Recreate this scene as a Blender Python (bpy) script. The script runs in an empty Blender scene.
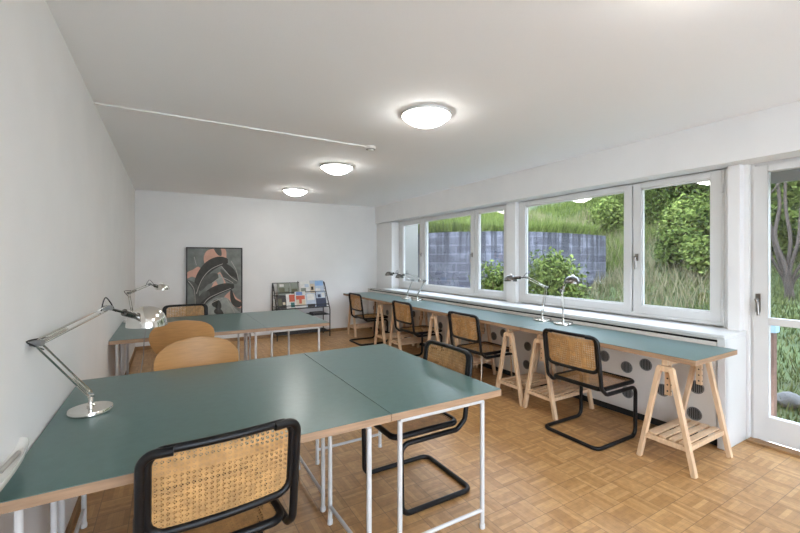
import bpy, bmesh, math, random
import numpy as np
from mathutils import Vector, Matrix
random.seed(7); rng = np.random.default_rng(11)
S = bpy.context.scene; COL = S.collection
PI = math.pi
def V(*a): return Vector(a)

# ------------------------------------------------------------------ materials
def mat(name, col, rough=.5, metal=0., spec=.5, var=0., vscale=8., bump=0., bscale=40., stretch=(1,1,1), coat=0.):
    m = bpy.data.materials.new(name); m.use_nodes = True
    nt = m.node_tree; N = nt.nodes; L = nt.links; b = N['Principled BSDF']
    b.inputs['Base Color'].default_value = (*col, 1); b.inputs['Roughness'].default_value = rough
    b.inputs['Metallic'].default_value = metal; b.inputs['Specular IOR Level'].default_value = spec
    b.inputs['Coat Weight'].default_value = coat
    tc = N.new('ShaderNodeTexCoord'); mp = N.new('ShaderNodeMapping'); mp.inputs['Scale'].default_value = stretch
    L.new(tc.outputs['Object'], mp.inputs['Vector'])
    if var:
        n = N.new('ShaderNodeTexNoise'); n.inputs['Scale'].default_value = vscale; n.inputs['Detail'].default_value = 5
        L.new(mp.outputs[0], n.inputs['Vector'])
        r = N.new('ShaderNodeValToRGB')
        r.color_ramp.elements[0].position = .3; r.color_ramp.elements[1].position = .7
        r.color_ramp.elements[0].color = (*[max(0, c*(1-var)) for c in col], 1)
        r.color_ramp.elements[1].color = (*[min(1, c*(1+var)) for c in col], 1)
        L.new(n.outputs['Fac'], r.inputs['Fac']); L.new(r.outputs['Color'], b.inputs['Base Color'])
    if bump:
        n = N.new('ShaderNodeTexNoise'); n.inputs['Scale'].default_value = bscale; n.inputs['Detail'].default_value = 3
        L.new(mp.outputs[0], n.inputs['Vector'])
        bp = N.new('ShaderNodeBump'); bp.inputs['Strength'].default_value = bump; bp.inputs['Distance'].default_value = .004
        L.new(n.outputs['Fac'], bp.inputs['Height']); L.new(bp.outputs[0], b.inputs['Normal'])
    return m

M = {}
M['wall'] = mat('wall_paint', (.785,.78,.77), .8, var=.02, vscale=3, bump=.15, bscale=120)
M['ceil'] = mat('ceiling_plaster', (.92,.92,.92), .9, bump=.35, bscale=160)
M['white'] = mat('white_lacquer', (.66,.655,.64), .4, var=.015, vscale=5)
M['cab'] = mat('cover_lacquer', (.72,.69,.64), .45, var=.02, vscale=4)
M['lino'] = mat('green_linoleum', (.083,.148,.138), .28, spec=.5, var=.06, vscale=30)
M['edge'] = mat('plywood_edge', (.36,.225,.135), .5, var=.2, vscale=6, stretch=(1,1,14))
M['black'] = mat('black_lacquer', (.006,.006,.007), .35, spec=.3, var=.3, vscale=20)
M['blackmetal'] = mat('black_metal', (.012,.012,.013), .4)
M['cane'] = mat('cane', (.50,.285,.11), .55, var=.25, vscale=25)
M['chrome'] = mat('chrome', (.78,.76,.72), .13, metal=1., var=.03, vscale=10)
M['nickel'] = mat('dark_nickel', (.20,.19,.18), .2, metal=1., var=.05, vscale=10)
M['tube'] = mat('white_tube', (.60,.595,.59), .35, var=.02, vscale=10)
M['pine'] = mat('pine', (.66,.46,.29), .42, var=.14, vscale=7, stretch=(6,6,.8))
M['beech'] = mat('beech_ply', (.48,.255,.09), .42, var=.10, vscale=9, stretch=(1,1,9))
M['skirt'] = mat('oak_skirting', (.30,.17,.075), .5, var=.25, vscale=8)
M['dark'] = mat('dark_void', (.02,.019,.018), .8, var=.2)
M['grey'] = mat('grey_metal', (.20,.20,.195), .45, var=.1)
M['handle'] = mat('brushed_handle', (.30,.28,.26), .3, metal=1.)
M['lampin'] = mat('lamp_inside', (.8,.79,.75), .5)
M['ceramic'] = mat('ceramic', (.80,.79,.75), .25, var=.02)
M['pengrey'] = mat('warm_grey', (.36,.34,.30), .4, var=.1)
M['extwall'] = mat('exterior_render', (.20,.19,.165), .9, var=.08, vscale=2)
M['soil'] = mat('grass_ground', (.06,.078,.027), .95, var=.55, vscale=2.2, bump=.6, bscale=6)
M['bark'] = mat('bark', (.045,.032,.024), .9, var=.5, vscale=14, stretch=(3,3,.6), bump=.7, bscale=25)
M['stone'] = mat('stone', (.11,.105,.10), .9, var=.4, vscale=7, bump=.6, bscale=14)
M['postwood'] = mat('post_wood', (.17,.10,.075), .8, var=.25, vscale=12, stretch=(5,5,.6))
M['postcap'] = mat('post_cap', (.36,.50,.58), .5, var=.1)
M['shutter'] = mat('shutter', (.20,.20,.195), .55, var=.08)
M['bounce_slab'] = mat('pale_bounce', (.62,.60,.56), .9, var=.1, vscale=3)  # pale colour of the unseen slab added as a daylight bounce
M['conduit'] = mat('conduit', (.80,.79,.76), .5)

def leafmat(name, a, b_, tr=.18):
    m = bpy.data.materials.new(name); m.use_nodes = True; nt = m.node_tree; N = nt.nodes; L = nt.links
    N.clear(); o = N.new('ShaderNodeOutputMaterial'); d = N.new('ShaderNodeBsdfDiffuse'); t = N.new('ShaderNodeBsdfTranslucent')
    mx = N.new('ShaderNodeMixShader'); mx.inputs[0].default_value = tr
    g = N.new('ShaderNodeNewGeometry'); r = N.new('ShaderNodeValToRGB')
    r.color_ramp.elements[0].color = (*a,1); r.color_ramp.elements[1].color = (*b_,1)
    L.new(g.outputs['Random Per Island'], r.inputs[0]); L.new(r.outputs[0], d.inputs[0]); L.new(r.outputs[0], t.inputs[0])
    L.new(d.outputs[0], mx.inputs[1]); L.new(t.outputs[0], mx.inputs[2]); L.new(mx.outputs[0], o.inputs[0])
    return m
M['leaf_dark'] = leafmat('leaf_dark', (.006,.011,.004), (.08,.108,.026))
M['leaf_mid'] = leafmat('leaf_mid', (.013,.025,.007), (.135,.172,.044))
M['leaf_light'] = leafmat('leaf_light', (.03,.05,.012), (.205,.245,.066))
M['leaf_grass'] = leafmat('leaf_grass', (.022,.036,.010), (.19,.205,.08))
M['leaf_dry'] = leafmat('leaf_dry', (.12,.10,.055), (.26,.23,.14))

def glass(name):
    m = bpy.data.materials.new(name); m.use_nodes = True; nt = m.node_tree; N = nt.nodes; L = nt.links
    N.clear(); o = N.new('ShaderNodeOutputMaterial'); t = N.new('ShaderNodeBsdfTransparent'); g = N.new('ShaderNodeBsdfGlossy')
    t.inputs[0].default_value = (.96,.97,.965,1); g.inputs['Roughness'].default_value = .01
    fr = N.new('ShaderNodeLayerWeight'); fr.inputs[0].default_value = .5
    pw = N.new('ShaderNodeMath'); pw.operation = 'POWER'; pw.inputs[1].default_value = 5
    ml = N.new('ShaderNodeMath'); ml.operation = 'MULTIPLY_ADD'; ml.inputs[1].default_value = .90; ml.inputs[2].default_value = .045
    mx = N.new('ShaderNodeMixShader'); L.new(fr.outputs['Facing'], pw.inputs[0]); L.new(pw.outputs[0], ml.inputs[0]); L.new(ml.outputs[0], mx.inputs[0])
    L.new(t.outputs[0], mx.inputs[1]); L.new(g.outputs[0], mx.inputs[2]); L.new(mx.outputs[0], o.inputs[0])
    return m
M['glass'] = glass('window_glass')
def emit(name, col, s):
    m = bpy.data.materials.new(name); m.use_nodes = True; b = m.node_tree.nodes['Principled BSDF']
    b.inputs['Base Color'].default_value = (.8,.8,.78,1); b.inputs['Emission Color'].default_value = (*col,1); b.inputs['Emission Strength'].default_value = s
    return m
LAMP = 18.0
M['opal'] = emit('opal_glass_lit', (1.,.975,.935), LAMP)

def floor_mat():
    m = bpy.data.materials.new('mosaic_parquet'); m.use_nodes = True; nt = m.node_tree; N = nt.nodes; L = nt.links
    b = N['Principled BSDF']
    def mth(op, a, c=None):
        n = N.new('ShaderNodeMath'); n.operation = op
        for i, x in enumerate((a, c)):
            if x is None: continue
            if isinstance(x, (int, float)): n.inputs[i].default_value = x
            else: L.new(x, n.inputs[i])
        return n.outputs[0]
    tc = N.new('ShaderNodeTexCoord'); sp = N.new('ShaderNodeSeparateXYZ'); L.new(tc.outputs['Object'], sp.inputs[0])
    T = .16; K = 6
    u = mth('DIVIDE', mth('ADD', sp.outputs[0], 20.03), T); v = mth('DIVIDE', mth('ADD', sp.outputs[1], 20.05), T)
    cu = mth('FLOOR', u); cv = mth('FLOOR', v); fu = mth('SUBTRACT', u, cu); fv = mth('SUBTRACT', v, cv)
    par = mth('MODULO', mth('ADD', cu, cv), 2.)
    a = mth('ADD', mth('MULTIPLY', fu, par), mth('MULTIPLY', fv, mth('SUBTRACT', 1., par)))
    a5 = mth('MULTIPLY', a, K); idx = mth('FLOOR', a5); fa = mth('SUBTRACT', a5, idx)
    cb = N.new('ShaderNodeCombineXYZ'); L.new(cu, cb.inputs[0]); L.new(cv, cb.inputs[1]); L.new(idx, cb.inputs[2])
    wn = N.new('ShaderNodeTexWhiteNoise'); wn.noise_dimensions = '3D'; L.new(cb.outputs[0], wn.inputs['Vector'])
    r = N.new('ShaderNodeValToRGB'); e = r.color_ramp.elements
    e[0].color = (.37,.195,.070,1); e[1].color = (.53,.31,.130,1)
    x = e.new(.5); x.color = (.45,.25,.098,1)
    L.new(wn.outputs['Value'], r.inputs[0])
    gn = N.new('ShaderNodeTexNoise'); gn.inputs['Scale'].default_value = 28; gn.inputs['Detail'].default_value = 6
    L.new(tc.outputs['Object'], gn.inputs['Vector'])
    mx = N.new('ShaderNodeMixRGB'); mx.blend_type = 'OVERLAY'; mx.inputs[0].default_value = .35
    L.new(r.outputs[0], mx.inputs[1]); L.new(gn.outputs['Fac'], mx.inputs[2])
    def edge(f, w): return mth('LESS_THAN', mth('MINIMUM', f, mth('SUBTRACT', 1., f)), w)
    tile = mth('MAXIMUM', edge(fu, .012), edge(fv, .012)); strip = mth('MULTIPLY', edge(fa, .025), .5)
    gap = mth('MAXIMUM', tile, strip)
    m2 = N.new('ShaderNodeMixRGB'); m2.inputs[2].default_value = (.17,.095,.045,1)
    L.new(mth('MULTIPLY', gap, .75), m2.inputs[0]); L.new(mx.outputs[0], m2.inputs[1]); L.new(m2.outputs[0], b.inputs['Base Color'])
    b.inputs['Roughness'].default_value = .38; b.inputs['Specular IOR Level'].default_value = .5
    return m
M['floor'] = floor_mat()

def block_mat():
    m = bpy.data.materials.new('stained_blockwork'); m.use_nodes = True; nt = m.node_tree; N = nt.nodes; L = nt.links
    b = N['Principled BSDF']; b.inputs['Roughness'].default_value = .85
    tc = N.new('ShaderNodeTexCoord')
    br = N.new('ShaderNodeTexBrick'); br.inputs['Scale'].default_value = 1; br.inputs['Brick Width'].default_value = .5; br.inputs['Row Height'].default_value = .2
    br.inputs['Mortar Size'].default_value = .012
    br.inputs['Color1'].default_value = (.070,.068,.086,1); br.inputs['Color2'].default_value = (.10,.098,.118,1); br.inputs['Mortar'].default_value = (.16,.158,.185,1)
    L.new(tc.outputs['UV'], br.inputs['Vector'])
    def noise(sc, scale, det=4):
        mp = N.new('ShaderNodeMapping'); mp.inputs['Scale'].default_value = sc; L.new(tc.outputs['UV'], mp.inputs[0])
        n = N.new('ShaderNodeTexNoise'); n.inputs['Scale'].default_value = scale; n.inputs['Detail'].default_value = det; L.new(mp.outputs[0], n.inputs['Vector']); return n.outputs['Fac']
    def ramp(x, p0, p1):
        r = N.new('ShaderNodeMapRange'); r.inputs['From Min'].default_value = p0; r.inputs['From Max'].default_value = p1; L.new(x, r.inputs[0]); return r.outputs[0]
    sep = N.new('ShaderNodeSeparateXYZ'); L.new(tc.outputs['UV'], sep.inputs[0])
    def mul(a, c):
        n = N.new('ShaderNodeMath'); n.operation = 'MULTIPLY'
        L.new(a, n.inputs[0])
        if isinstance(c, float): n.inputs[1].default_value = c
        else: L.new(c, n.inputs[1])
        return n.outputs[0]
    white = mul(ramp(noise((1,1.6,1), 2.2), .52, .72), .55)
    m1 = N.new('ShaderNodeMixRGB'); m1.inputs[2].default_value = (.25,.25,.29,1); L.new(white, m1.inputs[0]); L.new(br.outputs['Color'], m1.inputs[1])
    # run-off stains below the coping
    streak = mul(ramp(noise((5,.22,1), 1.6, 5), .42, .54), ramp(sep.outputs[1], .9, 2.1))
    m2 = N.new('ShaderNodeMixRGB'); m2.inputs[2].default_value = (.012,.0125,.016,1); L.new(mul(streak, .9), m2.inputs[0]); L.new(m1.outputs[0], m2.inputs[1])
    L.new(m2.outputs[0], b.inputs['Base Color'])
    return m
M['block'] = block_mat()

# ------------------------------------------------------------------ mesh builder
class MB:
    def __init__(s): s.v = []; s.f = []; s.m = []; s.sm = []
    def add(s, vs, fs, mi=0, smooth=False):
        o = len(s.v); s.v += [tuple(x) for x in vs]
        for f in fs: s.f.append([i+o for i in f]); s.m.append(mi); s.sm.append(smooth)
        return s
    def box(s, x0,x1,y0,y1,z0,z1, mi=0):
        vs = [(x,y,z) for x in (x0,x1) for y in (y0,y1) for z in (z0,z1)]
        return s.add(vs, [(0,1,3,2),(4,6,7,5),(0,4,5,1),(2,3,7,6),(0,2,6,4),(1,5,7,3)], mi)
    def bar(s, p, q, w, h, up=(0,0,1), mi=0):
        p = Vector(p); q = Vector(q); d = (q-p).normalized(); u = Vector(up)
        a = d.cross(u)
        if a.length < 1e-4: a = d.cross(V(1,0,0))
        a.normalize(); b = a.cross(d).normalized()
        vs = [c + a*i*w/2 + b*j*h/2 for c in (p,q) for i in (-1,1) for j in (-1,1)]
        return s.add(vs, [(0,1,3,2),(4,6,7,5),(0,4,5,1),(2,3,7,6),(0,2,6,4),(1,5,7,3)], mi)
    def tube(s, pts, r, n=10, closed=False, mi=0, rs=None, flat=1.):
        P = [Vector(p) for p in pts]; k = len(P)
        T = []
        for i in range(k):
            if closed: t = P[(i+1)%k]-P[i-1]
            else: t = P[min(i+1,k-1)]-P[max(i-1,0)]
            T.append(t.normalized())
        a = T[0].cross(V(0,0,1))
        if a.length < .05: a = T[0].cross(V(0,1,0))
        a.normalize(); vs = []
        for i in range(k):
            a = (a - T[i]*a.dot(T[i])).normalized(); b = T[i].cross(a)
            rr = rs[i] if rs else r
            for j in range(n):
                an = 2*PI*j/n; vs.append(P[i] + a*math.cos(an)*rr + b*math.sin(an)*rr*flat)
        fs = []
        for i in range(k if closed else k-1):
            i2 = (i+1)%k
            for j in range(n): fs.append((i*n+j, i*n+(j+1)%n, i2*n+(j+1)%n, i2*n+j))
        if not closed: fs.append(tuple(range(n))[::-1]); fs.append(tuple(range((k-1)*n, k*n)))
        return s.add(vs, fs, mi, True)
    def lathe(s, prof, n=32, origin=(0,0,0), axis=(0,0,1), mi=0):
        # prof: (r, h) pairs along the axis
        q = V(0,0,1).rotation_difference(Vector(axis).normalized()); o = Vector(origin); vs = []; fs = []
        for r, h in prof:
            for j in range(n):
                an = 2*PI*j/n; vs.append(o + q @ V(r*math.cos(an), r*math.sin(an), h))
        for i in range(len(prof)-1):
            for j in range(n): fs.append((i*n+j, i*n+(j+1)%n, (i+1)*n+(j+1)%n, (i+1)*n+j))
        if prof[0][0] > 1e-5: fs.append(tuple(range(n))[::-1])
        if prof[-1][0] > 1e-5: fs.append(tuple(range((len(prof)-1)*n, len(prof)*n)))
        return s.add(vs, fs, mi, True)
    def build(s, name, mats, parent=None, bevel=0., loc=None):
        me = bpy.data.meshes.new(name); me.from_pydata(s.v, [], s.f)
        if not isinstance(mats, (list, tuple)): mats = [mats]
        for x in mats: me.materials.append(x)
        me.polygons.foreach_set('material_index', s.m); me.polygons.foreach_set('use_smooth', s.sm)
        bm = bmesh.new(); bm.from_mesh(me); bmesh.ops.remove_doubles(bm, verts=bm.verts, dist=1e-6)
        bmesh.ops.recalc_face_normals(bm, faces=bm.faces); bm.to_mesh(me); bm.free()
        try: me.set_sharp_from_angle(angle=math.radians(42))
        except Exception: pass
        o = bpy.data.objects.new(name, me); COL.objects.link(o)
        if parent: o.parent = parent
        if loc: o.location = loc
        if bevel:
            b = o.modifiers.new('bevel', 'BEVEL'); b.width = bevel; b.segments = 2; b.limit_method = 'ANGLE'; b.angle_limit = math.radians(50)
        return o
def fillet(pts, r, n=6, closed=False):
    P = [Vector(p) for p in pts]; k = len(P); out = []
    for i in range(k):
        if not closed and i in (0, k-1): out.append(P[i]); continue
        a = P[i-1]; b = P[i]; c = P[(i+1)%k]; u = (a-b); w = (c-b); lu = u.length; lw = w.length; u.normalize(); w.normalize()
        ang = u.angle(w)
        if ang > PI-.02: out.append(b); continue
        d = min(r/math.tan(ang/2), lu*.49, lw*.49); rr = d*math.tan(ang/2)
        ctr = b + (u+w).normalized()*(rr/math.sin(ang/2))
        p = b+u*d - ctr; q = b+w*d - ctr; tot = p.angle(q); ax = p.cross(q).normalized()
        for j in range(n+1): out.append(ctr + Matrix.Rotation(tot*j/n, 3, ax) @ p)
    return out
def tag(o, label=None, cat=None, group=None, kind=None):
    for k, x in (('label',label),('category',cat),('group',group),('kind',kind)):
        if x: o[k] = x
    return o
def thing(name, label, cat, loc=(0,0,0), rz=0., group=None, kind=None):
    o = bpy.data.objects.new(name, None); COL.objects.link(o); o.empty_display_size = .1
    o.location = loc; o.rotation_euler = (0,0,rz); return tag(o, label, cat, group, kind)
def struct(o, label, cat): return tag(o, label, cat, None, 'structure')
def dup(root, loc, rz, label, group=None):
    r = root.copy(); COL.objects.link(r); r.location = loc; r.rotation_euler = (0,0,rz); r['label'] = label
    if group: r['group'] = group
    for ch in list(root.children):
        c = ch.copy(); COL.objects.link(c); c.parent = r
        for g in list(ch.children):
            d = g.copy(); COL.objects.link(d); d.parent = c
    return r

# ------------------------------------------------------------------ room shell
XL, XR, YB, YR, H = -.463, 4.18, 7.70, -1.7, 2.613
struct(MB().box(XL-.2,XR+.02,YR-.2,YB+.2,-.12,0).build('floor', M['floor']), 'mosaic parquet floor of small warm brown oak squares', 'floor')
struct(MB().box(XL-.2,XR+.25,YR-.2,YB+.2,H,H+.15).build('ceiling', M['ceil']), 'flat white plastered ceiling with round lamps', 'ceiling')
struct(MB().box(XL-.2,XL,YR-.2,YB+.2,0,H).build('wall_left', M['wall']), 'plain white wall along the green tables', 'wall')
struct(MB().box(XL,XR+.25,YB,YB+.2,0,H).build('wall_back', M['wall']), 'plain white wall behind the framed print and magazine rack', 'wall')
struct(MB().box(XL,XL+.1,YR-.2,YR,0,H).box(2.9,XR+.25,YR-.2,YR,0,H).box(XL+.1,2.9,YR-.2,YR,2.42,H).box(XL+.1,2.9,YR-.2,YR,0,.08).build('wall_rear', M['wall']), 'white wall around the added daylight glazing behind the viewer', 'wall')
w4 = thing('window_added_light', 'wide unseen glazing added behind the viewer for daylight', 'window', kind='structure')  # unseen glazing, added to let more daylight into the room
for i in range(3):
    a = XL+.1+i*1.0875; b = a+1.0875; y = YR-.10
    MB().box(a,a+.07,y-.03,y+.03,.08,2.42).box(b-.07,b,y-.03,y+.03,.08,2.42).box(a+.07,b-.07,y-.03,y+.03,.08,.15).box(a+.07,b-.07,y-.03,y+.03,2.35,2.42).build('sash_frame', M['white'], w4)
    MB().box(a+.06,b-.06,y-.002,y+.002,.14,2.36).build('glass_pane', M['glass'], w4)
struct(MB().box(-14,4.4,YR-16,YR-.2,-.2,-.05).build('floor_added_bounce', M['bounce_slab']), 'pale slab added behind the viewer to bounce daylight', 'floor')  # unseen slab outside, added to throw daylight up to the ceiling
# window wall with openings
w = MB(); X1 = XR+.035
w.box(4.14,X1,1.377,YB,0,.93)            # parapet behind the radiator cover
w.box(4.14,X1,YR,YB,2.258,H)             # lintel
w.box(3.93,X1,7.03,YB,0,2.245)           # end pier
w.box(4.03,X1,3.80,3.962,.88,2.258)      # pier between the windows
w.box(4.10,X1,1.34,1.52,.0,2.258)        # pier beside the door
w.box(4.03,4.11,1.377,1.461,.885,2.258)  # raised post
w.box(4.14,X1,.20,.345,0,2.258)
w.box(4.14,X1,YR,-1.45,0,2.258)
w.box(4.14,X1,-1.45,.20,0,2.258)
struct(w.build('wall_right', M['wall'], bevel=.004), 'white window wall with piers between the windows and the garden door', 'wall')
struct(MB().box(3.89,4.14,YR,YB,2.258,H).build('trim_soffit', M['wall'], bevel=.004), 'long boxed white soffit above the windows', 'soffit')
struct(MB().box(XL,3.93,YB-.016,YB,0,.06).build('baseboard_back', M['skirt'], bevel=.003), 'low oak skirting board under the wall with the print', 'baseboard')
struct(MB().box(XL,XL+.016,YR,YB-.016,0,.06).build('baseboard_left', M['skirt'], bevel=.003), 'low oak skirting board along the wall beside the tables', 'baseboard')
struct(MB().box(4.04,4.14,.345,1.34,0,.02).build('trim_threshold', M['skirt'], bevel=.003), 'oak threshold under the garden door', 'threshold')

# windows: sashes in a frame
def sash(parent, y0, y1, z0, z1, x, fw=.078, handle=None, hinge=None, dep=.06):
    f = MB()
    f.box(x,x+dep,y0,y0+fw,z0,z1); f.box(x,x+dep,y1-fw,y1,z0,z1); f.box(x,x+dep,y0+fw,y1-fw,z0,z0+fw); f.box(x,x+dep,y0+fw,y1-fw,z1-fw*.75,z1)
    fr = f.build('sash_frame', M['white'], parent, bevel=.006)
    b = MB(); g0, g1, a0, a1 = y0+fw, y1-fw, z0+fw, z1-fw*.75; t=.012
    b.box(x+.02,x+.045,g0,g0+t,a0,a1); b.box(x+.02,x+.045,g1-t,g1,a0,a1); b.box(x+.02,x+.045,g0,g1,a0,a0+t); b.box(x+.02,x+.045,g0,g1,a1-t,a1)
    b.build('glazing_bead', M['white'], fr)
    MB().box(x+.030,x+.034,g0,g1,a0,a1).build('glass_pane', M['glass'], fr)
    if handle:
        hy, hz = handle
        h = MB().box(x-.008,x,hy-.014,hy+.014,hz-.035,hz+.035)
        h.tube([(x-.008,hy,hz),(x-.045,hy,hz)], .009); h.tube(fillet([(x-.045,hy,hz),(x-.05,hy-.01,hz-.03),(x-.05,hy-.012,hz-.12)], .01), .009)
        h.build('handle', M['handle'], fr)
    if hinge is not None:
        for hz in (z0+.16, z1-.16):
            MB().tube([(x-.006,hinge,hz-.035),(x-.006,hinge,hz+.035)], .009, 8).build('hinge', M['white'], fr)
def wframe(parent, y0, y1, z0, z1, x):
    f = MB(); t = .03
    f.box(x+.02,x+.12,y0-t,y0+.02,z0-t,z1); f.box(x+.02,x+.12,y1-.02,y1+t,z0-t,z1); f.box(x+.02,x+.12,y0+.02,y1-.02,z0-t,z0+.02); f.box(x+.02,x+.12,y0+.02,y1-.02,z1-.02,z1)
    return f.build('frame', M['white'], parent, bevel=.004)
ZW0, ZW1 = .935, 2.245
w1 = thing('window_1', 'three-sash white window beside the end wall, a stained grey wall behind it', 'window', kind='structure')
wframe(w1, 3.985, 6.99, ZW0, ZW1, 4.075)
sash(w1, 6.135, 6.96, ZW0, ZW1, 4.09, fw=.10, handle=(6.18,1.57))
sash(w1, 4.70, 6.125, ZW0, ZW1, 4.09, handle=(4.74,1.55))
sash(w1, 3.99, 4.69, ZW0, ZW1, 4.09)
MB().box(4.145,4.19,4.66,4.74,ZW0,ZW1).box(4.145,4.19,6.09,6.17,ZW0,ZW1).build('mullion', M['white'], w1)
w2 = thing('window_2', 'two-sash white window beside the garden door, grass bank behind it', 'window', kind='structure')
wframe(w2, 1.535, 3.775, ZW0, ZW1, 4.075)
sash(w2, 2.285, 3.765, ZW0, ZW1, 4.09)
sash(w2, 1.525, 2.272, ZW0, ZW1, 4.09, handle=(2.232,1.50), hinge=1.516)
MB().box(4.145,4.19,2.24,2.32,ZW0,ZW1).build('mullion', M['white'], w2)
# garden door
d = thing('door_1', 'white glazed garden door with a lever handle and a mid rail', 'door', kind='structure')
x = 4.115
MB().box(x,x+.06,1.228,1.325,.03,2.235).box(x,x+.06,.36,.46,.03,2.235).box(x,x+.06,.46,1.228,.03,.225).box(x,x+.06,.46,1.228,2.175,2.235).box(x,x+.06,.46,1.228,.955,1.012).build('door_leaf', M['white'], d, bevel=.006)
MB().box(x+.028,x+.033,.455,1.233,.22,.96).build('glass_pane', M['glass'], d)
MB().box(x+.028,x+.033,.455,1.233,1.005,2.18).build('glass_pane', M['glass'], d)
MB().box(x+.01,x+.11,1.31,1.34,0,2.258).box(x+.01,x+.11,.345,.375,0,2.258).box(x+.01,x+.11,.375,1.31,2.23,2.258).build('door_frame', M['white'], d, bevel=.004)
h = MB().box(x-.009,x,1.272,1.302,1.05,1.20); h.tube([(x-.009,1.287,1.155),(x-.05,1.287,1.155)], .010); h.tube(fillet([(x-.05,1.287,1.155),(x-.055,1.275,1.13),(x-.055,1.27,1.03)], .012), .010)
h.build('door_handle', M['handle'], d)
MB().box(x+.075,x+.10,.375,1.31,2.09,2.23).build('roller_shutter', M['shutter'], d)

# ------------------------------------------------------------------ radiator cover under the windows
CY0, CY1, CX = 1.355, 7.69, 3.715
rc = thing('radiator_cover', 'long white radiator cover with round vents under the windows', 'radiator cover', (0,0,0))
MB().box(CX-.02,4.10,CY0,7.028,.862,.892).build('sill_board', M['white'], rc, bevel=.006)
MB().box(CX+.005,4.09,CY0,CY0+.035,0,.862).build('end_panel', M['white'], rc, bevel=.004)
MB().box(CX-.008,CX+.02,CY0,CY0+.055,0,.862).build('corner_post', M['white'], rc, bevel=.003)
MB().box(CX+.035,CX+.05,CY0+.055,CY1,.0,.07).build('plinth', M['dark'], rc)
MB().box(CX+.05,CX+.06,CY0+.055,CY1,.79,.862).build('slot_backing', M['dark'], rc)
MB().box(CX,CX+.02,CY0+.056,CY1,.845,.862).build('slot_rail', M['cab'], rc)
seams = [CY0+.06, 2.57, 3.74, 4.91, 6.08, CY1]
for a, b in zip(seams, seams[1:]):
    p = MB().box(CX,CX+.022,a+.002,b-.002,.07,.825).build('front_panel', M['cab'], rc, bevel=.003)
base = [(1.552,.437),(1.568,.215),(1.808,.34),(1.95,.528),(2.122,.466),(2.115,.232),(2.342,.524)]
vents = [(y+k*1.755, z) for k in range(4) for (y, z) in base if y+k*1.755 < 7.6] + [(2.9,.35),(4.66,.35)]
for y, z in vents:
    q = MB().lathe([(.0,.0),(.048,.0),(.052,-.002),(.055,-.004),(.055,-.010)], 20, (CX-.003,y,z), (-1,0,0))
    vo = MB()
    vo.lathe([(.046,.0),(.046,.003),(.052,.004),(.055,.002),(.055,.0)], 20, (CX,y,z), (-1,0,0), mi=1)
    vo.lathe([(0,.0008),(.046,.0008)], 20, (CX,y,z), (-1,0,0), mi=0)
    for k in range(-3, 4):
        hh = math.sqrt(max(0, .045**2-(k*.013)**2))
        vo.box(CX-.004,CX-.001,y+k*.013-.0025,y+k*.013+.0025,z-hh,z+hh, mi=1)
    vo.build('vent', [M['dark'], M['grey']], rc)

# ------------------------------------------------------------------ tables
def make_table(label, x0,x1,y0,y1, legs, along, group, tz=.75):
    """legs: list of frames, each a pair of (x,y) feet."""
    cx, cy = (x0+x1)/2, (y0+y1)/2
    t = thing('work_table', label, 'table', (cx,cy,0), 0, group)
    tb = MB(); a,b,c,e = x0-cx,x1-cx,y0-cy,y1-cy
    tb.box(a,b,c,e,tz-.003,tz, mi=0); tb.box(a,b,c,e,tz-.037,tz-.003, mi=1)
    tb.build('tabletop', [M['lino'], M['edge']], t)
    for fr in legs:
        (p, q) = fr; p = V(p[0]-cx,p[1]-cy,0); q = V(q[0]-cx,q[1]-cy,0); zt = tz-.05
        for s in (p, q):
            l = MB().tube([s+V(0,0,.0), s+V(0,0,zt)], .0125, 12).build('leg', M['tube'], t)
            MB().lathe([(.015,0),(.016,.003),(.016,.02),(.0135,.024)], 12, s).build('foot', M['tube'], l)
        MB().tube([p+V(0,0,zt), q+V(0,0,zt)], .0125, 10).build('top_rail', M['tube'], t)
        MB().tube([p+V(0,0,.10), q+V(0,0,.10)], .010, 10).build('crossbar', M['tube'], t)
    return t
for k, (oy, nm) in enumerate(((0,'front'),(2.728,'far'))):
    g = 'green tables of the nearer cluster' if k == 0 else 'green tables of the cluster by the print'
    L0 = ['green tabletop on white legs holding the white tray, nearest the viewer', 'green tabletop on white legs carrying the large chrome lamp, nearer cluster',
          'crosswise green table at the open end of the nearer cluster'] if k == 0 else \
         ['green table with plywood chair before it, far cluster by the print', 'green table with small chrome lamp, nearest the framed print',
          'crosswise green table before the magazine rack']
    make_table(L0[0], -.457,.9035,1.622+oy,2.3212+oy, [((-.40,1.66+oy),(-.40,2.10+oy)),((.80,1.645+oy),(.78,2.10+oy))], 'y', g)
    make_table(L0[1], -.457,.9035,2.3215+oy,3.020+oy, [((-.40,2.23+oy),(-.40,2.76+oy)),((.785,2.23+oy),(.79,2.76+oy))], 'y', g)
    make_table(L0[2], .907,1.610,1.622+oy,3.020+oy, [((.965,1.645+oy),(1.49,1.645+oy)),((.93,2.765+oy),(1.44,2.765+oy))], 'x', g)

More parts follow.
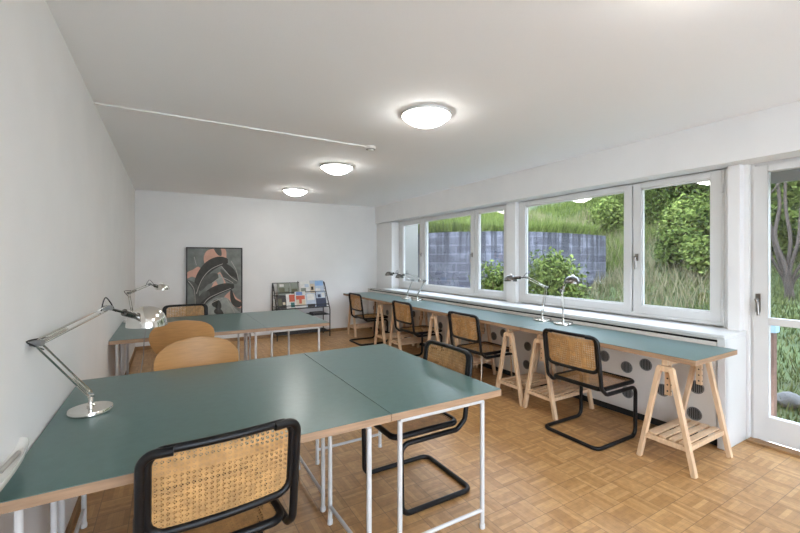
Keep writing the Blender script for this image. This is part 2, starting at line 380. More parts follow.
# ------------------------------------------------------------------ long window desk: four tops on eight trestles
TZ = .80
tops = [(1.275,2.808),(2.812,4.243),(4.247,5.668),(5.672,7.43)]
LB = ['green worktop at the end of the window desk nearest the garden door', 'green worktop of the window desk carrying the first pair of lamps',
      'green worktop of the window desk carrying the lamp pair near the end wall', 'green worktop of the window desk touching the end wall corner']
LB[1] = 'second green worktop of the window desk, counted from the garden door'; LB[2] = 'third green worktop of the window desk, counted from the garden door'
LB[3] = 'fourth green worktop of the window desk, nearest the end wall'
for (a, b), lb in zip(tops, LB):
    o = MB().box(3.04,3.687,a,b,TZ-.003,TZ,mi=0).box(3.04,3.687,a,b,TZ-.037,TZ-.003,mi=1).build('worktop', [M['lino'], M['edge']])
    tag(o, lb, 'worktop', 'worktops of the window desk')
def make_trestle(label):
    t = thing('trestle', label, 'trestle', (0,0,0), 0, 'wooden trestles under the window desk')
    MB().box(-.29,.29,-.0175,.0175,.720,.7625).build('top_beam', M['pine'], t, bevel=.002)
    for sx in (-1, 1):
        for sy in (-1, 1):
            MB().bar((sx*.272,sy*.182,.0), (sx*.272,sy*.040,.700), .030, .038, up=(1,0,0)).build('leg', M['pine'], t, bevel=.002)
        MB().box(sx*.272-.014,sx*.272+.014,-.05,.05,.672,.712).build('head_block', M['pine'], t, bevel=.002)
        a = MB(); xs = sx*.235; a.box(xs-.011,xs+.011,-.019,.019,.50,.722)
        for hz in (.53,.575,.62,.665): a.lathe([(0,0),(.006,0)], 10, (xs-sx*0-.0115,0,hz), (-1,0,0), mi=1); a.lathe([(0,0),(.006,0)], 10, (xs+.0115,0,hz), (1,0,0), mi=1); a.lathe([(0,0),(.006,0)], 10, (xs,-.0195,hz), (0,-1,0), mi=1)
        a.build('height_slat', [M['pine'], M['dark']], t)
        MB().box(sx*.272-.012,sx*.272+.012,-.15,.15,.155,.185).build('shelf_rail', M['pine'], t, bevel=.002)
    for sy in (-1, 1): MB().box(-.258,.258,sy*.1385-.011,sy*.1385+.011,.155,.187).build('shelf_rail', M['pine'], t, bevel=.002)
    for k in range(4): MB().box(-.258,.258,-.122+k*.0645,-.122+k*.0645+.044,.187,.199).build('shelf_slat', M['pine'], t, bevel=.0015)
    return t
ty = [1.477, 2.59, 2.985, 3.94, 4.345, 5.39, 5.895, 7.08]
TL = ['wooden trestle at the free end of the window desk, by the garden door', 'wooden trestle just behind the chair nearest the garden door', 
      'wooden trestle in front of the four-legged cane chair, nearer the door', 'wooden trestle past the four-legged cane chair',
      'wooden trestle before the third desk chair from the door', 'wooden trestle past the third desk chair from the door',
      'wooden trestle before the last desk chair at the end wall', 'wooden trestle farthest along the window desk, at the end wall']
TX = 3.345
tr0 = make_trestle(TL[0]); tr0.location = (TX, ty[0], 0)
for y, lb in zip(ty[1:], TL[1:]): dup(tr0, (TX, y, 0), 0, lb)

# ------------------------------------------------------------------ cane chairs
def weave(mb, umin, umax, vmin, vmax, f, nrm, pitch=.0182):
    """strips of cane woven over [umin,umax]x[vmin,vmax], mapped by f(u,v)"""
    def ribbon(p, q, w, lift):
        n = max(1, int(math.hypot(q[0]-p[0], q[1]-p[1])/.05)); d = (q[0]-p[0], q[1]-p[1]); l = math.hypot(*d)
        if l < 1e-4: return
        nx, ny = -d[1]/l*w/2, d[0]/l*w/2; vs = []
        for i in range(n+1):
            u = p[0]+d[0]*i/n; v = p[1]+d[1]*i/n
            for s in (-1, 1):
                c = Vector(f(u+s*nx, v+s*ny)); vs.append(c + Vector(nrm)*lift)
        mb.add(vs, [(2*i,2*i+1,2*i+3,2*i+2) for i in range(n)])
    k = int((umax-umin)/pitch); off = ((umax-umin)-k*pitch)/2
    for i in range(k+1):
        u = umin+off+i*pitch
        for s in (0.,): 
            if umin <= u+s <= umax: ribbon((u+s,vmin),(u+s,vmax), .0072, .0005)
    k2 = int((vmax-vmin)/pitch); off2 = ((vmax-vmin)-k2*pitch)/2
    for i in range(k2+1):
        v = vmin+off2+i*pitch
        for s in (0.,):
            if vmin <= v+s <= vmax: ribbon((umin,v+s),(umax,v+s), .0072, -.0005)
    c0 = umin+off; r0 = vmin+off2
    for sg in (1, -1):
        for i in range(-k2-2, k+k2+4):
            # line u - sg*v = const
            c = (c0 - sg*r0) + i*pitch if sg == 1 else (c0 + r0) + (i-k2)*pitch
            if sg == 1: lo, hi = max(vmin, umin-c), min(vmax, umax-c); P = lambda v: (c+v, v)
            else: lo, hi = max(vmin, c-umax), min(vmax, c-umin); P = lambda v: (c-v, v)
            if hi-lo > .004: ribbon(P(lo), P(hi), .0030, .0013*sg)
def by(xx, z): return -.228 - .13*(z-.55) - .024*(1-(xx/.24)**2)
def make_cane(label, group, four=False):
    t = thing('cane_chair', label, 'chair', (0,0,0), 0, group)
    XS = .250; r = .0155
    # backrest: bent wooden frame, cane panel
    cr = fillet([(-.232,0,.590),(.232,0,.590),(.232,0,.872),(-.232,0,.872)], .05, 7, True); pts = []
    for i in range(len(cr)):
        a, b = cr[i], cr[(i+1)%len(cr)]; n = max(1, int((b-a).length/.04))
        for j in range(n): c = a.lerp(b, j/n); pts.append((c.x, by(c.x, c.z), c.z))
    bf = MB().tube(pts, .0145, 10, True).build('backrest_frame', M['black'], t)
    wv = MB(); weave(wv, -.227, .227, .597, .866, lambda u, v: (u, by(u, v), v), (0,1,0)); wv.build('cane_back_panel', M['cane'], bf)
    # seat
    cs = fillet([(-.225,-.185,.452),(.225,-.185,.452),(.225,.278,.452),(-.225,.278,.452)], .05, 7, True)
    sf = MB().tube(cs, .0175, 10, True).build('seat_frame', M['black'], t)
    wv = MB(); weave(wv, -.220, .220, -.180, .273, lambda u, v: (u, v, .460), (0,0,1)); wv.build('cane_seat_panel', M['cane'], sf)
    if not four:
        path = [(-.16,by(.17,.868)-.013,.868),(-XS,by(.24,.868)-.008,.868),(-XS,by(.24,.5)-.002,.47),(-XS,-.16,.418),(-XS,.245,.418),(-XS,.238,r),(-XS,-.275,r)]
        full = path + [(-x_,y_,z_) for (x_,y_,z_) in path[::-1]]
        MB().tube(fillet(full, .055, 7), r, 10).build('cantilever_tube', M['black'], t)
    else:
        for s in (-1, 1):
            up = MB().tube(fillet([(s*.16,by(.17,.868)-.013,.868),(s*XS,by(.24,.868)-.008,.868),(s*XS,by(.24,.5)-.002,.47),(s*XS,-.16,.418),(s*XS,.24,.418)], .055, 7), r, 10).build('side_tube', M['black'], t)
            MB().tube([(s*XS,-.215,.445),(s*XS,-.235,0)], .009, 10).build('leg', M['chrome'], t)
            MB().tube([(s*XS,.215,.418),(s*XS,.235,0)], .009, 10).build('leg', M['chrome'], t)
    return t
G = 'black framed cane cantilever chairs'
c0 = make_cane('black tubular cane chair in the foreground, its back to the viewer', G)
c0.location = (.155,1.75,0); c0.rotation_euler.z = math.radians(4)
dup(c0, (1.39,2.19,0), PI/2, 'black tubular cane chair at the open end of the nearer green tables')
dup(c0, (3.115,2.095,0), -PI/2, 'black tubular cane chair at the window desk nearest the garden door')
dup(c0, (3.13,4.82,0), -PI/2, 'black tubular cane chair third along the window desk from the door')
dup(c0, (3.11,6.40,0), -PI/2, 'black tubular cane chair last along the window desk, beside the end wall')
dup(c0, (.20,5.66,0), PI, 'black tubular cane chair behind the far tables, in front of the print')
c4 = make_cane('four-legged cane chair with thin chrome legs at the window desk', None, True)
c4.location = (3.11,3.45,0); c4.rotation_euler.z = -PI/2

# ------------------------------------------------------------------ plywood chairs
def make_ply(label, group):
    t = thing('plywood_chair', label, 'chair', (0,0,0), 0, group)
    # back: curved shield of plywood, outline half-width as a function of height
    def hw(s):   # s 0..1 bottom to top
        return .215 + .060*math.sin(s/.45*PI/2) if s < .45 else .275*math.sqrt(max(0, 1-((s-.45)/.55)**2.6*.985))
    nu, nv = 22, 16; z0, z1 = .60, .905; th = .011
    def P(u, s, o):
        w_ = hw(s); xx = u*w_; z = z0+(z1-z0)*(s - .0*u*u); y = -.215-.10*(z-z0)-.055*(1-(xx/.26)**2)
        return (xx, y+o, z)
    vs = []; 
    for o in (0, -th):
        for j in range(nv+1):
            for i in range(nu+1): vs.append(P(-1+2*i/nu, j/nv, o))
    n1 = (nu+1)*(nv+1); fs = []
    q = lambda i, j, k: k*n1 + j*(nu+1)+i
    for j in range(nv):
        for i in range(nu):
            fs.append((q(i,j,0),q(i+1,j,0),q(i+1,j+1,0),q(i,j+1,0))); fs.append((q(i,j,1),q(i,j+1,1),q(i+1,j+1,1),q(i+1,j,1)))
    for i in range(nu): fs.append((q(i,0,0),q(i,0,1),q(i+1,0,1),q(i+1,0,0))); fs.append((q(i,nv,0),q(i+1,nv,0),q(i+1,nv,1),q(i,nv,1)))
    for j in range(nv): fs.append((q(0,j,0),q(0,j+1,0),q(0,j+1,1),q(0,j,1))); fs.append((q(nu,j,0),q(nu,j,1),q(nu,j+1,1),q(nu,j+1,0)))
    MB().add(vs, fs, 0, True).build('backrest', M['beech'], t)
    # seat: dished board
    vs = []; fs = []; nu = 14; nv = 14
    for o in (0, -.012):
        for j in range(nv+1):
            for i in range(nu+1):
                u = -1+2*i/nu; s = -1+2*j/nv
                xx = u*.205*math.sqrt(1-.18*s*s*abs(s)); yy = s*.20*math.sqrt(1-.16*u*u*abs(u))+.01
                vs.append((xx, yy, .455 + .012*u*u - .02*max(0, s-.5)**2*2 + o))
    n1 = (nu+1)*(nv+1)
    q = lambda i, j, k: k*n1 + j*(nu+1)+i
    for j in range(nv):
        for i in range(nu):
            fs.append((q(i,j,0),q(i+1,j,0),q(i+1,j+1,0),q(i,j+1,0))); fs.append((q(i,j,1),q(i,j+1,1),q(i+1,j+1,1),q(i+1,j,1)))
    for i in range(nu): fs.append((q(i,0,0),q(i,0,1),q(i+1,0,1),q(i+1,0,0))); fs.append((q(i,nv,0),q(i+1,nv,0),q(i+1,nv,1),q(i,nv,1)))
    for j in range(nv): fs.append((q(0,j,0),q(0,j+1,0),q(0,j+1,1),q(0,j,1))); fs.append((q(nu,j,0),q(nu,j,1),q(nu,j+1,1),q(nu,j+1,0)))
    MB().add(vs, fs, 0, True).build('seat', M['beech'], t)
    for s in (-1, 1):
        MB().tube([(s*.19,.17,.437),(s*.215,.215,0)], .010, 10).build('leg', M['chrome'], t)
        MB().tube(fillet([(s*.215,-.235,0),(s*.19,-.195,.44),(s*.17,-.232,.64)], .05, 6), .010, 10).build('leg', M['chrome'], t)
        MB().tube([(s*.19,.17,.432),(s*.19,-.19,.432)], .010, 10).build('seat_rail', M['chrome'], t)
        MB().box(s*.19-.016,s*.19+.016,-.24,-.222,.60,.66).build('back_bracket', M['blackmetal'], t, bevel=.003)
    MB().tube([(-.19,.10,.432),(.19,.10,.432)], .009, 10).build('cross_rail', M['chrome'], t)
    return t
p0 = make_ply('bent plywood chair facing the far tables, its convex back to the viewer', 'bent plywood chairs between the two table clusters')
p0.location = (.13,4.54,0); p0.rotation_euler.z = math.radians(-2)
dup(p0, (.205,2.97,0), PI+math.radians(4), 'bent plywood chair facing the nearer tables, hidden below by the tabletop')

# ------------------------------------------------------------------ lamps
def make_lamp(label, base, elbow, joint, head, rb=.10, rs=.11, hs=.12, group=None, axis=(0,0,1), arm=.012, dark=False):
    t = thing('desk_lamp', label, 'lamp', base, 0, group); B = Vector(base)
    e = Vector(elbow)-B; j = Vector(joint)-B; hd = Vector(head)-B
    ch = M['chrome']; sh = M['nickel'] if dark else ch
    MB().lathe([(0,0),(rb*.95,0),(rb,.004),(rb,.014),(rb*.96,.021),(rb*.3,.026),(0,.026)], 40, (0,0,0)).build('base', ch, t)
    MB().lathe([(.016,.024),(.016,.035),(.011,.04),(.011,.065),(.014,.07),(.014,.08),(0,.082)], 16).build('pivot', ch, t)
    def arms(name, p, q, r):
        d = (q-p).normalized(); s = d.cross(V(0,0,1))
        s = V(1,0,0) if s.length < .05 else s.normalized(); n = s.cross(d).normalized()
        mb = MB()
        for k in (-1, 1): mb.tube([p+n*k*arm, q+n*k*arm*.9], r, 8)
        o = mb.build(name, ch, t)
        sp = MB(); a = p.lerp(q, .06); b = p.lerp(q, .36); n_ = 22
        sp.tube([a.lerp(b, i/(n_*6))+ (s*math.cos(2*PI*i/6)+n*math.sin(2*PI*i/6))*.006 for i in range(n_*6+1)], .0014, 5); sp.build('spring', ch, o)
        return s
    p0_ = V(0,0,.08)
    s1 = arms('lower_arm', p0_, e, .0042); s2 = arms('upper_arm', e, j, .0042)
    for c, s in ((e, s1), (j, s2)):
        MB().tube([c-s*.020, c+s*.020], .013, 14).build('joint_knob', M['grey'], t)
    dr = (hd-j); L_ = dr.length; dn = dr.normalized()
    ax = Vector(axis).normalized()
    side = (j-hd); side = side - ax*side.dot(ax); side = side.normalized() if side.length > .01 else V(1,0,0)
    con = hd + side*rs*.62 + ax*hs*.55
    MB().tube([j, con.lerp(j,.45)], .007, 10).build('neck', M['nickel'], t)
    MB().tube([con.lerp(j,.5), con], .019, 14).build('socket', M['nickel'], t)
    prof = []; N_ = 10
    for i in range(N_+1):
        a = i/N_*PI/2; prof.append((rs*math.sin(a)**.85 if i else 0., hs*math.cos(a)))
    inner = [(max(0,r_-.003), h_-.003) for r_, h_ in prof[::-1]]; inner[0] = (rs-.003, 0)
    MB().lathe(prof+inner[:1], 32, hd, ax).build('shade', sh, t)
    MB().lathe([(r_, max(h_,.0)) for r_, h_ in inner], 32, hd, ax).build('shade_lining', M['lampin'], t)
    MB().lathe([(0,.0),(.014,.005),(.024,.02),(.026,.035),(.02,.055),(.014,.075),(0,.08)], 16, hd+ax*.012, ax).build('bulb', M['ceramic'], t)
    for c, d0, d1 in ((e, p0_-e, j-e), (j, e-j, hd-j)):
        a = c + d0.normalized()*.05; b = c + d1.normalized()*.06; out = -(d0.normalized()+d1.normalized())
        out = out.normalized()*.06 if out.length > .2 else V(0,0,.06)
        pp = []
        for i in range(13):
            k = i/12; pp.append(a.lerp(c, k*2) + out*math.sin(k*PI/1.0)*.9 if k < .5 else c.lerp(b, k*2-1) + out*math.sin(k*PI)*.9)
        MB().tube(pp, .003, 6).build('cable', M['blackmetal'], t)
    return t
make_lamp('large chrome architect lamp on the nearer green tables, leaning to the wall', (-.318,2.37,.75), (-.44,2.04,1.151), (-.262,2.45,1.233), (-.105,2.70,1.095), .09, .103, .112, arm=.013)
make_lamp('small chrome lamp on the far green tables, next to the wall', (-.355,5.53,.75), (-.39,5.50,1.09), (-.19,5.60,1.180), (-.06,5.64,1.110), .09, .075, .07)
DG = 'chrome lamps on the window desk'
make_lamp('chrome lamp on the window desk, its arm swung toward the end wall', (3.585,2.985,TZ), (3.585,2.93,1.17), (3.58,3.20,1.27), (3.56,3.43,1.215), .10, .075, .075, DG, dark=True)
make_lamp('chrome lamp on the window desk with upright arm, nearest the garden door', (3.565,2.70,TZ), (3.575,2.72,1.15), (3.57,2.655,1.27), (3.55,2.575,1.235), .10, .085, .075, DG, dark=True)
make_lamp('bent chrome lamp near the end wall with its head close over the desk', (3.58,5.53,TZ), (3.57,5.30,1.131), (3.565,5.82,1.235), (3.56,6.08,1.15), .10, .075, .075, DG, dark=True)
make_lamp('bent chrome lamp reaching closest to the end wall', (3.58,5.86,TZ), (3.57,5.66,1.125), (3.565,6.18,1.23), (3.55,6.45,1.18), .10, .075, .075, DG, dark=True)
# cord hanging from the far tables
o = MB().tube(fillet([(-.20,5.04,.757),(-.19,4.42,.757),(-.19,4.338,.75),(-.195,4.335,.60),(-.25,4.30,.20),(-.28,4.30,.02),(-.36,4.32,.008)], .03, 6), .0035, 6).build('lamp_cord', M['grey'])
tag(o, 'thin dark cord hanging over the front edge of the far tables', 'cord')

# ------------------------------------------------------------------ tray on the near table
t = thing('pen_tray', 'narrow white oval tray on the wall just above the nearest tabletop', 'tray', (XL,1.66,.815))
n = 40; mb = MB(); vs = []; fs = []
prof = [(0,-.022),(.70,-.020),(.93,-.008),(1.,.012),(.985,.017),(.94,.014),(.84,.002),(0,0)]
for r_, h_ in prof:
    for j in range(n+1):
        a = -PI/2+PI*j/n; c, q = math.cos(a), math.sin(a); vs.append((.052*r_*max(0,c)**.75+.0005, .275*r_*abs(q)**.9*(1 if q >= 0 else -1), h_))
for i in range(len(prof)-1):
    for j in range(n): fs.append((i*(n+1)+j, i*(n+1)+j+1, (i+1)*(n+1)+j+1, (i+1)*(n+1)+j))
mb.add(vs, fs, 0, True).build('dish', M['ceramic'], t)
o = MB().tube([(0,-.07,0),(0,-.065,0),(0,.065,0),(0,.07,0)], .0075, 12, rs=[.005,.0075,.0075,.005]).build('marker_pen', M['pengrey'], loc=(XL+.022,1.74,.8228))
o.rotation_euler.z = math.radians(-4)
tag(o, 'short grey marker lying in the white oval tray', 'pen')

# ------------------------------------------------------------------ framed print
FX0, FX1, FZ0, FZ1 = .264, 1.166, .43, 1.69
pr = thing('framed_print', 'large black framed abstract leaf print on the end wall', 'picture', ((FX0+FX1)/2, YB-.03, (FZ0+FZ1)/2))
pr.location.y = YB-.032
fw, fh = (FX1-FX0)/2, (FZ1-FZ0)/2
MB().box(-fw,-fw+.018,-.03,.03,-fh,fh).box(fw-.018,fw,-.03,.03,-fh,fh).box(-fw+.018,fw-.018,-.03,.03,-fh,-fh+.018).box(-fw+.018,fw-.018,-.03,.03,fh-.018,fh).build('frame', M['black'], pr)
ART = [mat('print_slate', (.20,.215,.20), .7, var=.25, vscale=7), mat('print_dark', (.05,.05,.045), .7, var=.3, vscale=9), mat('print_pink', (.66,.38,.29), .7, var=.15, vscale=6),
       mat('print_grey', (.33,.355,.335), .7, var=.2, vscale=8), mat('print_line', (.46,.44,.40), .7), mat('print_mid', (.105,.11,.10), .7, var=.3, vscale=10)]
art = MB(); art.box(-fw+.012,fw-.012,-.012,.02,-fh+.012,fh-.012, mi=0)
lay = [0]
W2, H2 = (fw-.018)*2, (fh-.018)*2
def cr_spline(pts, closed=True, n=6):
    k = len(pts); out = []
    for i in range(k if closed else k-1):
        g = lambda q: pts[q % k] if closed else pts[max(0, min(k-1, q))]
        p0, p1, p2, p3 = g(i-1), g(i), g(i+1), g(i+2)
        for j in range(n):
            t = j/n; out.append(tuple(.5*((2*b)+(-a+c)*t+(2*a-5*b+4*c-d_)*t*t+(-a+3*b-3*c+d_)*t**3) for a, b, c, d_ in zip(p0, p1, p2, p3)))
    if not closed: out.append(pts[-1])
    return out
def a2(p):
    u = min(.999, max(.001, p[0])); v = min(.999, max(.001, p[1])); return (-W2/2+u*W2, -.0125-.0004*lay[0], H2/2-v*H2)
def shape(pts, mi): lay[0] += 1; vs = [a2(p) for p in cr_spline(pts)]; art.add(vs, [tuple(range(len(vs)))], mi)
def stroke(pts, w, mi, w2=None):
    lay[0] += 1; c = cr_spline(pts, False); n = len(c); vs = []
    for i, p in enumerate(c):
        a, b = c[max(0,i-1)], c[min(n-1,i+1)]; d_ = (b[0]-a[0], b[1]-a[1]); l = math.hypot(*d_) or 1; ww = w*(math.sin(PI*(i+.3)/(n+.6))**.6) if w2 is None else w+(w2-w)*i/n
        vs += [a2((p[0]-d_[1]/l*ww, p[1]+d_[0]/l*ww)), a2((p[0]+d_[1]/l*ww, p[1]-d_[0]/l*ww))]
    art.add(vs, [(2*i,2*i+1,2*i+3,2*i+2) for i in range(n-1)], mi)
shape([(.30,.10),(.38,.02),(.60,.0),(.70,.02),(.70,.16),(.58,.22),(.36,.26),(.30,.2)], 2)
shape([(.48,.0),(.60,.0),(.62,.10),(.55,.09)], 5)
shape([(.0,.34),(.10,.30),(.20,.26),(.26,.33),(.20,.42),(.08,.40),(.0,.42)], 2)
shape([(.42,.60),(.50,.44),(.58,.34),(.66,.44),(.70,.52),(.60,.60),(.48,.64)], 2)
shape([(.52,.46),(.58,.36),(.64,.44),(.66,.50),(.58,.54)], 3)
shape([(.66,.72),(.80,.62),(.90,.72),(1.,.78),(1.,.88),(.84,.84),(.72,.80)], 2)
shape([(.52,.92),(.62,.84),(.70,.92),(.70,1.),(.56,1.)], 2)
stroke([(.16,.66),(.20,.46),(.36,.28),(.56,.19),(.74,.18)], .085, 1)
stroke([(.22,.60),(.34,.46),(.46,.42),(.56,.40)], .07, 5)
stroke([(.62,.22),(.76,.30),(.86,.40),(.92,.48)], .06, 1)
stroke([(.60,.30),(.72,.42),(.84,.46),(.92,.50)], .05, 5)
stroke([(.18,.92),(.26,.76),(.44,.64),(.66,.57),(.86,.55)], .075, 1)
stroke([(.16,.80),(.28,.68),(.40,.64)], .05, 5)
shape([(.20,1.),(.30,.84),(.50,.72),(.72,.72),(.86,.86),(.96,1.)], 3)
stroke([(.44,.80),(.54,.80),(.58,.88)], .06, 1); stroke([(.48,.90),(.58,.92),(.64,1.)], .05, 1)
stroke([(.80,.60),(.84,.76),(.94,.82),(1.,.80)], .05, 1)
stroke([(.0,.46),(.10,.52),(.16,.62),(.16,.98)], .05, 5)
for l in ([(.16,.64),(.26,.44),(.42,.30),(.64,.22)], [(.20,.92),(.34,.74),(.52,.66),(.80,.58)], [(.62,.26),(.78,.40),(.92,.48)], [(.80,.18),(.90,.32),(.94,.46)], [(.02,.46),(.12,.58),(.14,.80)], [(.12,.12),(.16,.24)], [(.30,.9),(.44,.78),(.64,.72)], [(.72,.74),(.84,.9),(.9,1.)], [(.44,.5),(.62,.42),(.84,.5)]):
    stroke(l, .006, 4, .004)
art.build('print', ART, pr)

# ------------------------------------------------------------------ magazine rack
RX0, RX1 = 1.70, 2.70; RY = 7.655; RW = RX1-RX0
rk = thing('magazine_rack', 'black wire magazine rack standing against the end wall', 'rack', (RX0, RY, 0))
r = .0105
def fy(z):   # front profile of the side frame
    return -.04-.34*min(1, max(0, (1.03-z)/.51)) if z > .52 else -.38
for s in (0, RW):
    MB().tube([(s,0,0),(s,0,1.03)], r, 8).build('upright', M['blackmetal'], rk)
    MB().tube(fillet([(s,0,1.03),(s,-.05,1.02),(s,-.38,.52),(s,-.38,0)], .05, 5), r, 8).build('side_frame', M['blackmetal'], rk)
    mb = MB()
    for z in (.10,.24,.42,.60,.76,.90): mb.tube([(s,0,z),(s,fy(z),z)], .006, 6)
    mb.build('side_rungs', M['blackmetal'], rk)
for z, y in ((1.03,0),(.52,0),(.08,0)): MB().tube([(0,y,z),(RW,y,z)], .007, 8).build('back_rail', M['blackmetal'], rk)
tiers = [(.80,-.06,-.165),(.565,-.19,-.32)]
for z, yb, yf in tiers:
    mb = MB()
    mb.tube([(0,yf,z),(RW,yf,z)], .007, 8); mb.tube([(0,yf-.004,z+.055),(RW,yf-.004,z+.055)], .007, 8); mb.tube([(0,yb,z),(RW,yb,z)], .007, 8)
    mb.box(.0,RW,yf,yb,z-.008,z-.004)
    mb.build('magazine_tier', M['blackmetal'], rk)
for z in (.42,.10):
    mb = MB()
    for i in range(9): yy = -.37+.365*i/8; mb.tube([(0,yy,z),(RW,yy,z)], .005, 6)
    mb.build('wire_shelf', M['blackmetal'], rk)
for xx in (.33,.5): pass
MB().tube([(.48,-.012,.52),(.48,-.012,1.06)], .007, 8).build('centre_bar', M['blackmetal'], rk)
COLS = dict(grey=(.23,.25,.21), olive=(.12,.12,.07), white=(.68,.67,.64), red=(.52,.10,.05), blue=(.16,.25,.50), pale=(.45,.52,.62), navy=(.035,.045,.085), dark=(.035,.03,.03), cream=(.60,.50,.36), teal=(.05,.17,.16), sky=(.25,.42,.68), pink=(.62,.40,.33), ink=(.02,.02,.025))
MM = {k: mat('paper_'+k, v, .4, var=.12, vscale=14) for k, v in COLS.items()}
def magazine(label, x, tier, w_, h_, cols, blocks, dz=0.):
    z, yb, yf = tiers[tier]; th = .008
    o = MB(); ms = [MM[c] for c in cols] + [MM['white']]
    o.box(-w_/2,w_/2,-th,-.0015,0,h_, mi=len(ms)-1); o.box(-w_/2-.001,w_/2+.001,-.0015,0,0,h_+.001, mi=0); o.box(-w_/2-.001,w_/2+.001,-th-.0015,-th,0,h_+.001, mi=0)
    for k, (u0,u1,v0,v1,ci) in enumerate(blocks):
        o.box(-w_/2+u0*w_,-w_/2+u1*w_,-th-.0020-.0003*k,-th-.0012,v0*h_,v1*h_, mi=ci)
    m = o.build('magazine', ms)
    m.location = (RX0+x, RY+yf+.035, z+.004+dz); m.rotation_euler.x = math.radians(-17)
    tag(m, label, 'magazine', 'magazines in the black wire rack')
magazine('grey green magazine in the top tier at the print side', .19, 0, .23,.235, ['grey','olive','white'], [(.1,.9,.15,.6,1),(.15,.5,.7,.9,2),(.55,.85,.3,.75,0)])
magazine('slim olive magazine in the top tier beside the centre bar', .385, 0, .14,.235, ['grey','olive'], [(.1,.9,.1,.5,1)])
magazine('white magazine in the top tier right of the centre bar', .59, 0, .20,.25, ['white','grey','pale'], [(.1,.6,.15,.5,1),(.5,.9,.55,.8,2)])
magazine('cream and brown magazine standing highest in the top tier', .742, 0, .09,.27, ['cream','pale','dark'], [(.0,1.,.75,1.,1),(.2,.7,.3,.55,2)])
magazine('sky blue magazine in the top tier at the desk side', .88, 0, .18,.27, ['pale','sky','white'], [(.05,.95,.6,.95,1),(.1,.6,.1,.4,2)])
magazine('dark brown magazine in the lower tier at the print side', .112, 1, .16,.24, ['dark','olive','cream'], [(.1,.5,.2,.8,1),(.6,.9,.3,.5,2)])
magazine('white magazine with red block in the lower tier', .275, 1, .16,.27, ['white','red','teal'], [(.35,1.,.45,.95,1),(.5,.95,.05,.4,2)])
magazine('large white magazine with red band and blue top in the lower tier', .465, 1, .20,.31, ['white','red','blue','cream'], [(.08,.92,.5,.75,1),(.08,.70,.78,.98,2),(.08,.92,.12,.48,3),(.35,.6,.25,.65,1)])
magazine('pale grey magazine in the middle of the lower tier', .665, 1, .18,.27, ['pale','white','dark'], [(.1,.9,.5,.95,1),(.1,.9,.0,.22,2)])
magazine('navy magazine with a pale photo in the lower tier at the desk side', .865, 1, .20,.30, ['navy','pale','white'], [(.05,.95,.55,.98,1),(.6,.9,.6,.9,2),(.2,.5,.6,.8,0)])
o = MB().box(-.12,.12,-.15,.15,0,.012).box(-.118,.118,-.148,.148,.012,.024,mi=1).build('magazine', [MM['ink'], MM['dark']], loc=(RX0+.82, RY-.19, .4255))
tag(o, 'dark magazine lying flat on the wire shelf of the rack', 'magazine', 'magazines in the black wire rack')

# ------------------------------------------------------------------ ceiling fixtures
def make_clamp(label, y, x=1.76):
    t = thing('ceiling_lamp', label, 'ceiling lamp', (x,y,H), 0, 'round opal ceiling lamps')
    MB().lathe([(.190,0),(.194,-.003),(.194,-.022),(.188,-.024),(.180,-.022)], 40).build('mounting_plate', M['white'], t)
    R_ = .188; cap = .078; rho = (R_*R_+cap*cap)/(2*cap); pf = [(0,-.023-cap)]
    for i in range(1, 13): q = R_*i/12; pf.append((q, -.023-cap+rho-math.sqrt(rho*rho-q*q)))
    MB().lathe(pf, 40).build('diffuser', M['opal'], t)
    return t
make_clamp('round ceiling lamp nearest the viewer, above the room', .64)
make_clamp('round ceiling lamp over the open end of the nearer tables', 2.55, 1.735)
make_clamp('round ceiling lamp just past the smoke detector', 4.53, 1.77)
make_clamp('round ceiling lamp nearest the end wall', 6.42, 1.79)
sd = thing('smoke_detector', 'small white smoke detector at the end of the ceiling conduit', 'smoke detector', (1.76,3.58,H))
MB().lathe([(.05,0),(.052,-.004),(.052,-.022),(.046,-.028),(.030,-.030),(.027,-.040),(0,-.042)], 28).build('housing', M['conduit'], sd)
MB().lathe([(.0465,-.0265),(.0475,-.0285),(.043,-.0305)], 28).build('vent_ring', M['grey'], sd)
o = MB().box(XL,1.71,3.572,3.588,H-.014,H).build('cable_conduit', M['conduit'], bevel=.003); tag(o, 'thin white cable conduit running across the ceiling', 'conduit')

# ------------------------------------------------------------------ outdoors
WP = cr_spline([(4.86,8.6),(5.02,8.1),(5.23,7.66),(5.60,6.98),(6.23,6.40),(7.2,6.08),(8.5,6.04),(9.9,6.20)], False, 6)
WPa = np.array(WP)
def wall_y(x): return np.interp(x, WPa[:,0], WPa[:,1])
def gnoise(x, y): return .05*np.sin(x*1.7+y*.9)+.04*np.sin(x*.6-y*2.1+1.3)+.03*np.sin(3.1*x+2.3*y)
def base_h(x): return np.where(x < 5, -.02, np.where(x < 10, -.02+.19*(x-5), np.where(x < 24, .93+.43*(x-10), 6.95+.15*(x-24))))
def ground(x, y):
    x = np.asarray(x, float); y = np.asarray(y, float)
    b = base_h(x) + gnoise(x, y)*np.clip((x-4.6)/2, 0, 1)
    wy = np.where(x > 9.9, 6.2+(x-9.9)*.9, wall_y(x)); s = y-wy
    up = np.maximum(b, 2.12+.27*np.clip(s-.4, 0, 99)+gnoise(x, y)*.7)
    k = np.where(x <= 9.9, np.clip((s-.08)/.12, 0, 1), np.clip((s+.3)/1.6, 0, 1))
    return b*(1-k)+up*k
gx = np.concatenate([np.arange(4.45,12,.16), np.arange(12,46,.5)]); gy = np.concatenate([np.arange(-22,-2,.5), np.arange(-2,9.5,.16), np.arange(9.5,34,.5)])
GX, GY = np.meshgrid(gx, gy); GZ = ground(GX, GY); nx = len(gx)
me = bpy.data.meshes.new('ground'); 
fs = [(j*nx+i, j*nx+i+1, (j+1)*nx+i+1, (j+1)*nx+i) for j in range(len(gy)-1) for i in range(nx-1)]
